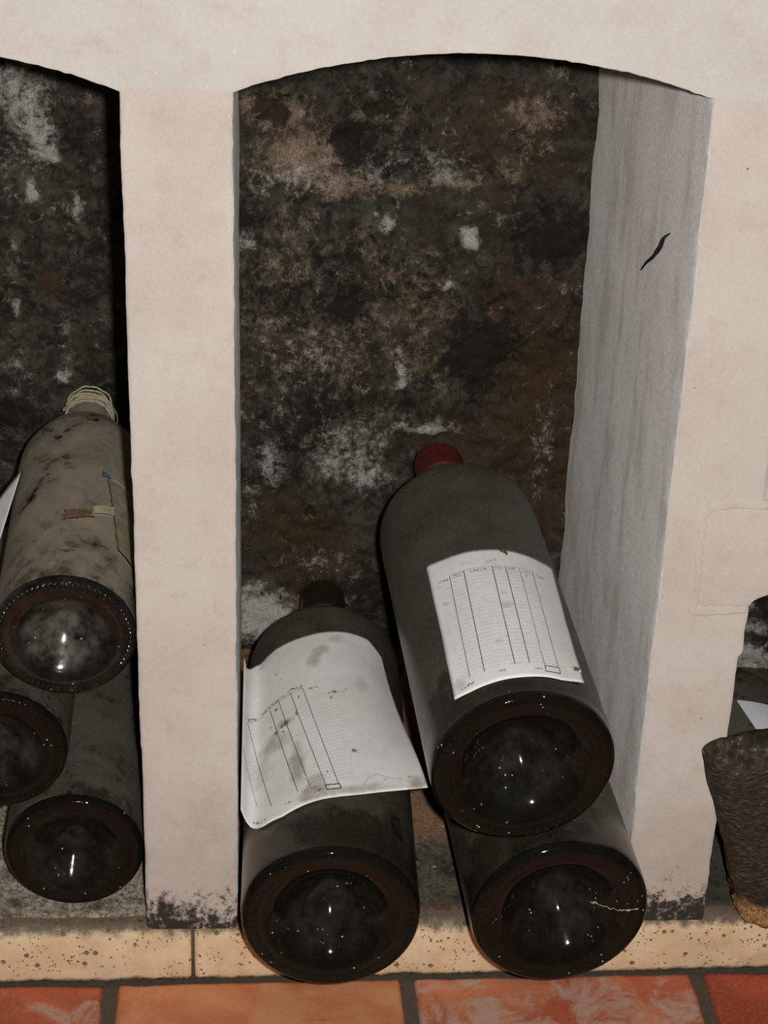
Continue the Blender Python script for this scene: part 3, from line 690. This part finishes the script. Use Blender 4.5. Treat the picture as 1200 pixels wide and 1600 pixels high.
# twine round the neck of the top left bottle
tv, tf = [], []
for k in range(11):
    r0 = 0.0190 + random.uniform(-0.0005, 0.0022); sc = ML - 0.012 + random.uniform(-0.010, 0.012)
    tx, ty = random.uniform(-0.28, 0.28), random.uniform(-0.35, 0.35)
    pts = []
    for i in range(41):
        a = 2 * math.pi * i / 40
        rr = r0 + nz(math.cos(a) * 2, math.sin(a) * 2, k * 3.1) * 0.0022
        if sc > ML: rr *= 0.86
        pts.append(Vector((rr * math.cos(a), rr * math.sin(a), sc + tx * rr * math.cos(a) + ty * rr * math.sin(a) + nz(a, k, 0.2) * 0.002)))
    v, f = tube(pts, 0.00085, 6, False); o = len(tv); tv += v; tf += [tuple(i + o for i in q) for q in f]
for k in range(7):   # strands over the cork
    a0 = random.uniform(0, 6.28); a1 = a0 + math.pi + random.uniform(-0.8, 0.8); pts = []
    for i in range(25):
        t = i / 24; x = (math.cos(a0) * (1 - t) + math.cos(a1) * t) * 0.0175; y = (math.sin(a0) * (1 - t) + math.sin(a1) * t) * 0.0175
        pts.append(Vector((x + nz(t * 4, k, 0) * .002, y + nz(t * 4, 0, k) * .002, ML - 0.004 + 0.0105 * math.sin(math.pi * t) + nz(k, t * 3, 1) * 0.002)))
    v, f = tube(pts, 0.0008, 6, False); o = len(tv); tv += v; tf += [tuple(i + o for i in q) for q in f]
for pts in ([(-0.0195, 0.006, ML - 0.012), (-0.024, 0.004, ML - 0.020), (-0.0255, 0.0, ML - 0.032), (-0.027, 0.001, ML - 0.040)], [(0.0195, 0.006, ML - 0.010), (0.0225, 0.008, ML - 0.018), (0.021, 0.010, ML - 0.024), (0.0195, 0.010, ML - 0.016)]):
    v, f = tube([Vector(p) for p in catmull(pts, 6)], 0.0008, 6); o = len(tv); tv += v; tf += [tuple(i + o for i in q) for q in f]
mesh_obj('twine', tv, tf, M_TWINE, bTL)

# patches stuck to a bottle's flank: polygon grid in (angle, s)
def patch(name, parent, R, corners, mat, nu=14, nv=14, lift=0.0006, rag=0.0, thick=0.0004):
    """corners: four (x, s) in order bl, br, tr, tl, x lateral offset on the upper side"""
    ang = [(math.asin(max(-1, min(1, x / R))), s) for (x, s) in corners]
    v = []
    for top in (1, 0):
        for j in range(nv):
            for i in range(nu):
                u, w_ = i / (nu - 1), j / (nv - 1)
                a = (1 - w_) * ((1 - u) * ang[0][0] + u * ang[1][0]) + w_ * ((1 - u) * ang[3][0] + u * ang[2][0])
                s = (1 - w_) * ((1 - u) * ang[0][1] + u * ang[1][1]) + w_ * ((1 - u) * ang[3][1] + u * ang[2][1])
                if rag and (i in (0, nu - 1) or j in (0, nv - 1)):
                    a += nz(i * 0.9, j * 0.9, 3.3) * rag / R; s += nz(i * 0.9, j * 0.9, 7.7) * rag
                r = R + lift * (1 if top else 0.3) + (nz(a * 30, s * 200, 1) * 0.0002 if top else 0)
                v.append((-r * math.sin(a), r * math.cos(a), s))
    n = nu * nv; f = grid_faces(nu, nv, False, 0, True) + grid_faces(nu, nv, False, n)
    for j in range(nv - 1):
        for i in (0, nu - 1):
            a, b = j * nu + i, (j + 1) * nu + i; f.append((a, b, b + n, a + n) if i == 0 else (a, a + n, b + n, b))
    for i in range(nu - 1):
        for j in (0, nv - 1):
            a, b = j * nu + i, j * nu + i + 1; f.append((a, a + n, b + n, b) if j == 0 else (a, b, b + n, a + n))
    return mesh_obj(name, v, f, mat, parent)
RT = MR * 0.985
tl = patch('torn_label', bTL, RT, [(0.037, 0.058), (0.0525, 0.050), (0.0475, 0.150), (0.0255, 0.150)], M_TORN, 16, 24, 0.0009, 0.0016)
patch('blue_tip', tl, RT, [(0.0215, 0.147), (0.0285, 0.148), (0.0275, 0.155), (0.0225, 0.156)], M_BLUE, 6, 6, 0.0011, 0.0012)
patch('tape', tl, RT, [(0.0170, 0.0885), (0.0325, 0.099), (0.0320, 0.110), (0.0175, 0.100)], M_TAPE, 10, 8, 0.0015, 0.0006)
patch('rust_stain', bTL, RT, [(-0.004, 0.078), (0.0185, 0.086), (0.0180, 0.097), (-0.003, 0.092)], M_RUST, 16, 10, 0.0005, 0.003)

# print on the two ruled sheets, in each sheet's own UV
SEG_UR = [(0.151, 0.845, 0.143, 0.092, 0.0045, 0.8), (0.258, 0.849, 0.255, 0.088, 0.005, 0.9), (0.460, 0.849, 0.473, 0.096, 0.005, 0.9), (0.556, 0.849, 0.577, 0.096, 0.005, 0.9),
          (0.661, 0.854, 0.686, 0.075, 0.004, 0.75), (0.766, 0.858, 0.791, 0.084, 0.0045, 0.8), (0.686, 0.084, 0.797, 0.088, 0.0045, 1), (0.797, 0.088, 0.797, 0.046, 0.005, 1), (0.797, 0.046, 0.684, 0.042, 0.0045, 1), (0.684, 0.042, 0.686, 0.084, 0.005, 1),
          (0.155, 0.847, 0.766, 0.855, 0.003, 0.45), (0.155, 0.818, 0.85, 0.818, 0.0025, 0.35), (0.44, 0.096, 0.52, 0.096, 0.003, 0.4)]
ROW_UR = [(0.06, 0.93, 0.09, 0.80, 26, 0.0)]
WRD_UR = [(0.067, 0.828, 0.138, 0.824, 0.010, 90), (0.172, 0.841, 0.247, 0.838, 0.008, 95), (0.18, 0.826, 0.234, 0.822, 0.008, 95), (0.297, 0.833, 0.418, 0.833, 0.009, 85), (0.469, 0.835, 0.54, 0.837, 0.009, 85), (0.573, 0.835, 0.64, 0.840, 0.009, 90),
          (0.678, 0.832, 0.741, 0.837, 0.008, 90), (0.795, 0.832, 0.862, 0.826, 0.009, 90), (0.067, 0.046, 0.167, 0.046, 0.012, 70), (0.343, 0.063, 0.406, 0.060, 0.010, 90), (0.603, 0.056, 0.665, 0.059, 0.009, 90),
          (0.427, 0.895, 0.51, 0.908, 0.014, 60, 0.4), (0.238, 0.904, 0.335, 0.904, 0.012, 60, 0.25), (0.038, 0.791, 0.109, 0.791, 0.008, 60, 0.3), (0.487, 0.790, 0.500, 0.803, 0.008, 60), (0.577, 0.799, 0.594, 0.808, 0.012, 40), (0.699, 0.795, 0.710, 0.805, 0.008, 60)]
STN_UR = [(0.498, 0.632, 0.03, 0.02, 0.25), (0.506, 0.54, 0.045, 0.03, 0.35), (0.079, 0.653, 0.03, 0.02, 0.35), (0.397, 0.272, 0.035, 0.015, 0.4), (0.067, 0.075, 0.05, 0.06, 0.35)]
SEG_L = [(0.029, 0.615, 0.167, 0.079, 0.0030, 0.8), (0.004, 0.406, 0.088, 0.121, 0.0030, 0.6), (0.172, 0.628, 0.31, 0.084, 0.0034, 0.8), (0.23, 0.644, 0.377, 0.084, 0.0034, 0.8), (0.305, 0.665, 0.46, 0.071, 0.0036, 0.8), (0.385, 0.665, 0.531, 0.067, 0.0036, 0.8),
         (0.456, 0.071, 0.536, 0.067, 0.004, 1), (0.536, 0.067, 0.542, 0.042, 0.004, 1), (0.542, 0.042, 0.463, 0.046, 0.004, 1), (0.463, 0.046, 0.456, 0.071, 0.004, 1), (0.03, 0.612, 0.117, 0.632, 0.003, 0.5), (0.117, 0.632, 0.38, 0.665, 0.003, 0.6),
         (0.66, 0.045, 0.70, 0.085, 0.004, 0.3), (0.70, 0.085, 0.745, 0.098, 0.004, 0.32), (0.745, 0.098, 0.80, 0.078, 0.004, 0.3), (0.80, 0.078, 0.88, 0.062, 0.004, 0.3)]
ROW_L = [(0.02, 0.62, 0.08, 0.60, 26, -0.10)]
WRD_L = [(0.029, 0.630, 0.084, 0.638, 0.012, 70), (0.117, 0.644, 0.226, 0.655, 0.009, 80), (0.226, 0.655, 0.301, 0.676, 0.009, 80), (0.301, 0.680, 0.381, 0.678, 0.012, 55), (0.418, 0.649, 0.481, 0.646, 0.007, 70),
         (0.54, 0.594, 0.665, 0.607, 0.010, 30), (0.544, 0.565, 0.573, 0.565, 0.008, 40), (0.234, 0.49, 0.343, 0.527, 0.020, 28), (0.176, 0.481, 0.255, 0.448, 0.012, 36), (0.200, 0.607, 0.220, 0.603, 0.010, 50), (0.347, 0.619, 0.366, 0.619, 0.010, 50),
         (0.46, 0.142, 0.502, 0.142, 0.006, 60), (0.234, 0.054, 0.272, 0.054, 0.008, 70), (0.406, 0.050, 0.448, 0.054, 0.006, 60), (0.063, 0.027, 0.134, 0.027, 0.010, 60), (0.63, 0.245, 0.68, 0.232, 0.010, 30)]
STN_L = [(0.477, 0.824, 0.06, 0.05, 0.55), (0.540, 0.879, 0.07, 0.03, 0.45), (0.66, 0.94, 0.06, 0.03, 0.3), (0.77, 0.657, 0.05, 0.05, 0.3), (0.20, 0.418, 0.10, 0.06, 0.5), (0.318, 0.226, 0.05, 0.12, 0.6), (0.385, 0.05, 0.09, 0.05, 0.65), (0.62, 0.03, 0.25, 0.025, 0.5),
         (0.955, 0.03, 0.06, 0.05, 0.6), (0.10, 0.30, 0.08, 0.10, 0.3), (0.26, 0.50, 0.06, 0.03, 0.55), (0.42, 0.10, 0.06, 0.05, 0.5)]

# ------------------------------------------------------------------ sheets of paper
def sheet(name, nu, nv, fn, mat4, mat, thick=0.00025):
    """fn(u,v) -> local point; closed thin slab with UVs"""
    top = [Vector(fn(i / (nu - 1), j / (nv - 1))) for j in range(nv) for i in range(nu)]
    nrm = []
    for j in range(nv):
        for i in range(nu):
            a = top[j * nu + min(i + 1, nu - 1)] - top[j * nu + max(i - 1, 0)]
            b = top[min(j + 1, nv - 1) * nu + i] - top[max(j - 1, 0) * nu + i]
            n = a.cross(b); nrm.append(n.normalized() if n.length > 0 else Vector((0, 0, 1)))
    bot = [p - n * thick for p, n in zip(top, nrm)]
    n = nu * nv
    f = grid_faces(nu, nv) + grid_faces(nu, nv, False, n, True)
    for j in range(nv - 1):
        a, b = j * nu, (j + 1) * nu; f.append((a, b, b + n, a + n))
        a, b = j * nu + nu - 1, (j + 1) * nu + nu - 1; f.append((a, a + n, b + n, b))
    for i in range(nu - 1):
        a, b = i, i + 1; f.append((a, a + n, b + n, b))
        a, b = (nv - 1) * nu + i, (nv - 1) * nu + i + 1; f.append((a, b, b + n, a + n))
    o = mesh_obj(name, top + bot, f, mat)
    o.matrix_world = mat4
    uvl = o.data.uv_layers.new(name='UVMap')
    for lp in o.data.loops:
        k = lp.vertex_index % n
        uvl.data[lp.index].uv = ((k % nu) / (nu - 1), (k // nu) / (nv - 1))
    return o

RU = BR * 1.01
def f_ur(u, v):
    a0, a1 = -0.80 + 0.05 * v, 0.68 + 0.19 * v      # angle of left and right edge
    a = a0 + (a1 - a0) * u
    s = 0.021 + (0.181 - 0.021) * v
    s += 0.004 * (abs(u - 0.5) * 2) ** 2 * (1 if v > 0.5 else 0.4)
    if v < 0.12: s += 0.006 * max(0, u - 0.8) / 0.2
    r = RU + 0.0009 + 0.0016 * max(0, abs(u - 0.5) - 0.38) / 0.12 * (0.4 + 0.6 * abs(v - 0.5) * 2) + 0.0004 * nz(u * 5, v * 5, 2)
    return (r * math.sin(a) * -1, r * math.cos(a), s)
P_UR = m_paper('ruled_card_paper', lin(250, 249, 248), lin(245, 243, 242), SEG_UR, ROW_UR, WRD_UR, STN_UR, 0.0)
sh = sheet('paper_sheet', 40, 40, lambda u, v: f_ur(1 - u, v), bUR.matrix_world.copy(), P_UR) if False else sheet('paper_sheet', 40, 40, f_ur, bUR.matrix_world.copy(), P_UR)
tag(sh, 'clean white ruled record sheet pinned on the red-capped bottle', 'paper')
a = -0.80 + 0.05 + (1.48 + 0.14) * 0.553; s = 0.177
pp = [Vector((-(RU + 0.0018) * math.sin(a + da), (RU + 0.0018 + dr) * math.cos(a + da), s + ds)) for da, ds, dr in ((-0.02, 0.002, 0), (0.0, 0.0, 0.0006), (0.03, -0.002, 0.0004), (0.045, -0.0045, -0.0002))]
v, f = tube([Vector(p) for p in catmull([tuple(q) for q in pp], 4)], [0.0009, 0.0013, 0.0016, 0.0018, 0.0018, 0.0017, 0.0015, 0.0013, 0.0012, 0.0011, 0.0010, 0.0008, 0.0006], 8)
mesh_obj('pin', v, f, M_PIN, sh)

RL = 0.0675
def h_left(x, v):
    if x < -0.053:
        xx = -0.053 - x
        return math.sqrt(RL * RL - 0.053 ** 2) - 1.25 * xx + 90 * xx * xx + 2500 * xx ** 3
    c = math.sqrt(max(RL * RL - x * x, 0.0001))
    if x > 0.052:
        c = math.sqrt(RL * RL - 0.052 ** 2) - 1.1 * (x - 0.052)
    if x > 0.004:
        flat = 0.0675 + 0.05 * (x - 0.004)
        k = 1 - v; k = min(1, max(0, k * 1.05)); k = k * k * (3 - 2 * k)
        # mid-way the flap droops a little
        return c + (flat - c) * (0.15 * (1 - v) + 0.85 * k)
    return c
XB = [-0.0668, -0.060, -0.050, -0.036, -0.0176, 0.006, 0.039, 0.072]; SB = [0.068, 0.0600, 0.0512, 0.0483, 0.0535, 0.0590, 0.0622, 0.0650]
XT = [-0.0690, -0.0678, -0.059, -0.043, -0.016, 0.0165, 0.0358, 0.0478]; ST = [0.262, 0.2500, 0.271, 0.275, 0.2765, 0.282, 0.283, 0.2690]
def f_l(u, v):
    x0 = -0.0668 - 0.0020 * v; x1 = 0.072 - 0.0242 * v
    x = x0 + (x1 - x0) * u
    s = float(np.interp(x, XB, SB)) * (1 - v) + float(np.interp(x, XT, ST)) * v
    z = h_left(x, v) + 0.0005 + 0.0005 * nz(u * 4, v * 4, 5)
    return (-x, z, s)
P_L = m_paper('stained_sheet_paper', lin(248, 248, 246), lin(240, 239, 235), SEG_L, ROW_L, WRD_L, STN_L, 0.55)
sh = sheet('paper_sheet', 60, 60, f_l, bL.matrix_world.copy(), P_L)
tag(sh, 'large brown-stained curling record sheet draped over the left bottle of middle niche', 'paper')

def f_tl(u, v):
    p0 = Vector((-0.0445, 0.0305, 0.187)); d1 = Vector((-0.0113, -0.0150, -0.085)).normalized(); d2 = Vector((-0.018, -0.0150, -0.020)).normalized()
    p = p0 + d1 * (0.125 * (1 - v)) + d2 * (0.060 * (1 - u))
    return (-p.x, p.y + 0.001 - 0.004 * (1 - u) ** 2, p.z)
P_TL = m_paper('plain_white_paper', lin(240, 240, 241), lin(232, 232, 233), [], [], [], [], 0.0)
sh = sheet('paper_sheet', 16, 16, f_tl, bTL.matrix_world.copy(), P_TL)
tag(sh, 'white paper sheet slipping off the dust-caked bottle at the left edge', 'paper')

def f_rn(u, v):
    a = -0.48 + 0.95 * u + 0.11 * v; s = 0.086 + 0.048 * v - 0.045 * u
    r = 0.0505 + 0.0011 + 0.0008 * abs(u - .5)
    return (-r * math.sin(a), r * math.cos(a), s)
P_RN = m_paper('handwritten_sheet_paper', lin(226, 228, 233), lin(218, 220, 225), [], [], [(0.30, 0.66, 0.62, 0.62, 0.05, 26), (0.36, 0.46, 0.72, 0.42, 0.05, 26), (0.42, 0.28, 0.66, 0.25, 0.05, 26)], [], 0.0)
sh = sheet('paper_sheet', 20, 20, f_rn, bRN.matrix_world.copy(), P_RN)
tag(sh, 'bluish white sheet with handwriting on the bottle behind the wooden log', 'paper')

# ------------------------------------------------------------------ weathered log block leaning at the right niche
def log_block():
    nu, nv = 96, 70; v = []
    for j in range(nv):
        t = j / (nv - 1)                       # 0 foot, 1 top
        wdt = 0.046 + 0.006 * t; thk = 0.021 + 0.002 * math.sin(3 * t)
        cap = 1.0
        if t < 0.10: cap = math.sqrt(max(0.0, 1 - ((0.10 - t) / 0.10) ** 2)) * 0.75 + 0.25 * (t / 0.10)
        if t > 0.95: cap = math.sqrt(max(0.0, 1 - ((t - 0.95) / 0.05) ** 2)) * 0.35 + 0.65 if t < 0.999 else 0.6
        for i in range(nu):
            a = 2 * math.pi * i / nu
            ca, sa = math.cos(a), math.sin(a)
            p = 9.0
            q = (abs(ca) ** p + abs(sa) ** p) ** (-1 / p)
            x = ca * q * wdt * cap; y = sa * q * thk * cap
            # chamfered front left edge
            if sa < 0 and ca < 0: y += 0.010 * max(0, (-x / wdt) - 0.62) / 0.38
            z = 0.188 * t
            g = nz(0.7, y * 8, z * 210) * 0.0005 + fbm(x, y, z, 40, 3) * 0.0016
            if t < 0.2: g += fbm(x, y, z, 120, 3) * 0.003
            v.append((x + ca * g, y + sa * g, z + fbm(x, y, 0.4, 60, 2) * 0.003 * (t > 0.9 or t < 0.1)))
    f = grid_faces(nu, nv, True, 0)
    f.append(tuple(range(nu))[::-1]); f.append(tuple((nv - 1) * nu + i for i in range(nu)))
    return v, f
v, f = log_block()
logo = mesh_obj('wooden_log', v, f, M_LOG)
foot = Vector((0.432, 0.000, 0.003)); top = Vector((0.381, -0.026, 0.188))
az = (top - foot).normalized(); ax = Vector((1, 0, 0)); ax = (ax - az * ax.dot(az)).normalized(); ay = az.cross(ax)
logo.matrix_world = Matrix(((ax.x, ay.x, az.x, foot.x), (ax.y, ay.y, az.y, foot.y), (ax.z, ay.z, az.z, foot.z), (0, 0, 0, 1)))
tag(logo, 'weathered dark wooden log with ochre broken end leaning by the right niche', 'log')

# thin dark strip laid along the ledge between the bottles
path = [Vector(p) for p in catmull([(0.1275, 0.120, 0.0110), (0.1285, 0.100, 0.0098), (0.1295, 0.082, 0.0088), (0.1325, 0.068, 0.0078)], 6)]
v, f = tube(path, [0.0006 + 0.0006 * math.sin(math.pi * k / (len(path) - 1)) for k in range(len(path))], 6)
tag(mesh_obj('dark_strip', v, f, M_DARKLINE), 'thin dark strip lying on the ledge between the large bottles', 'dark_strip')
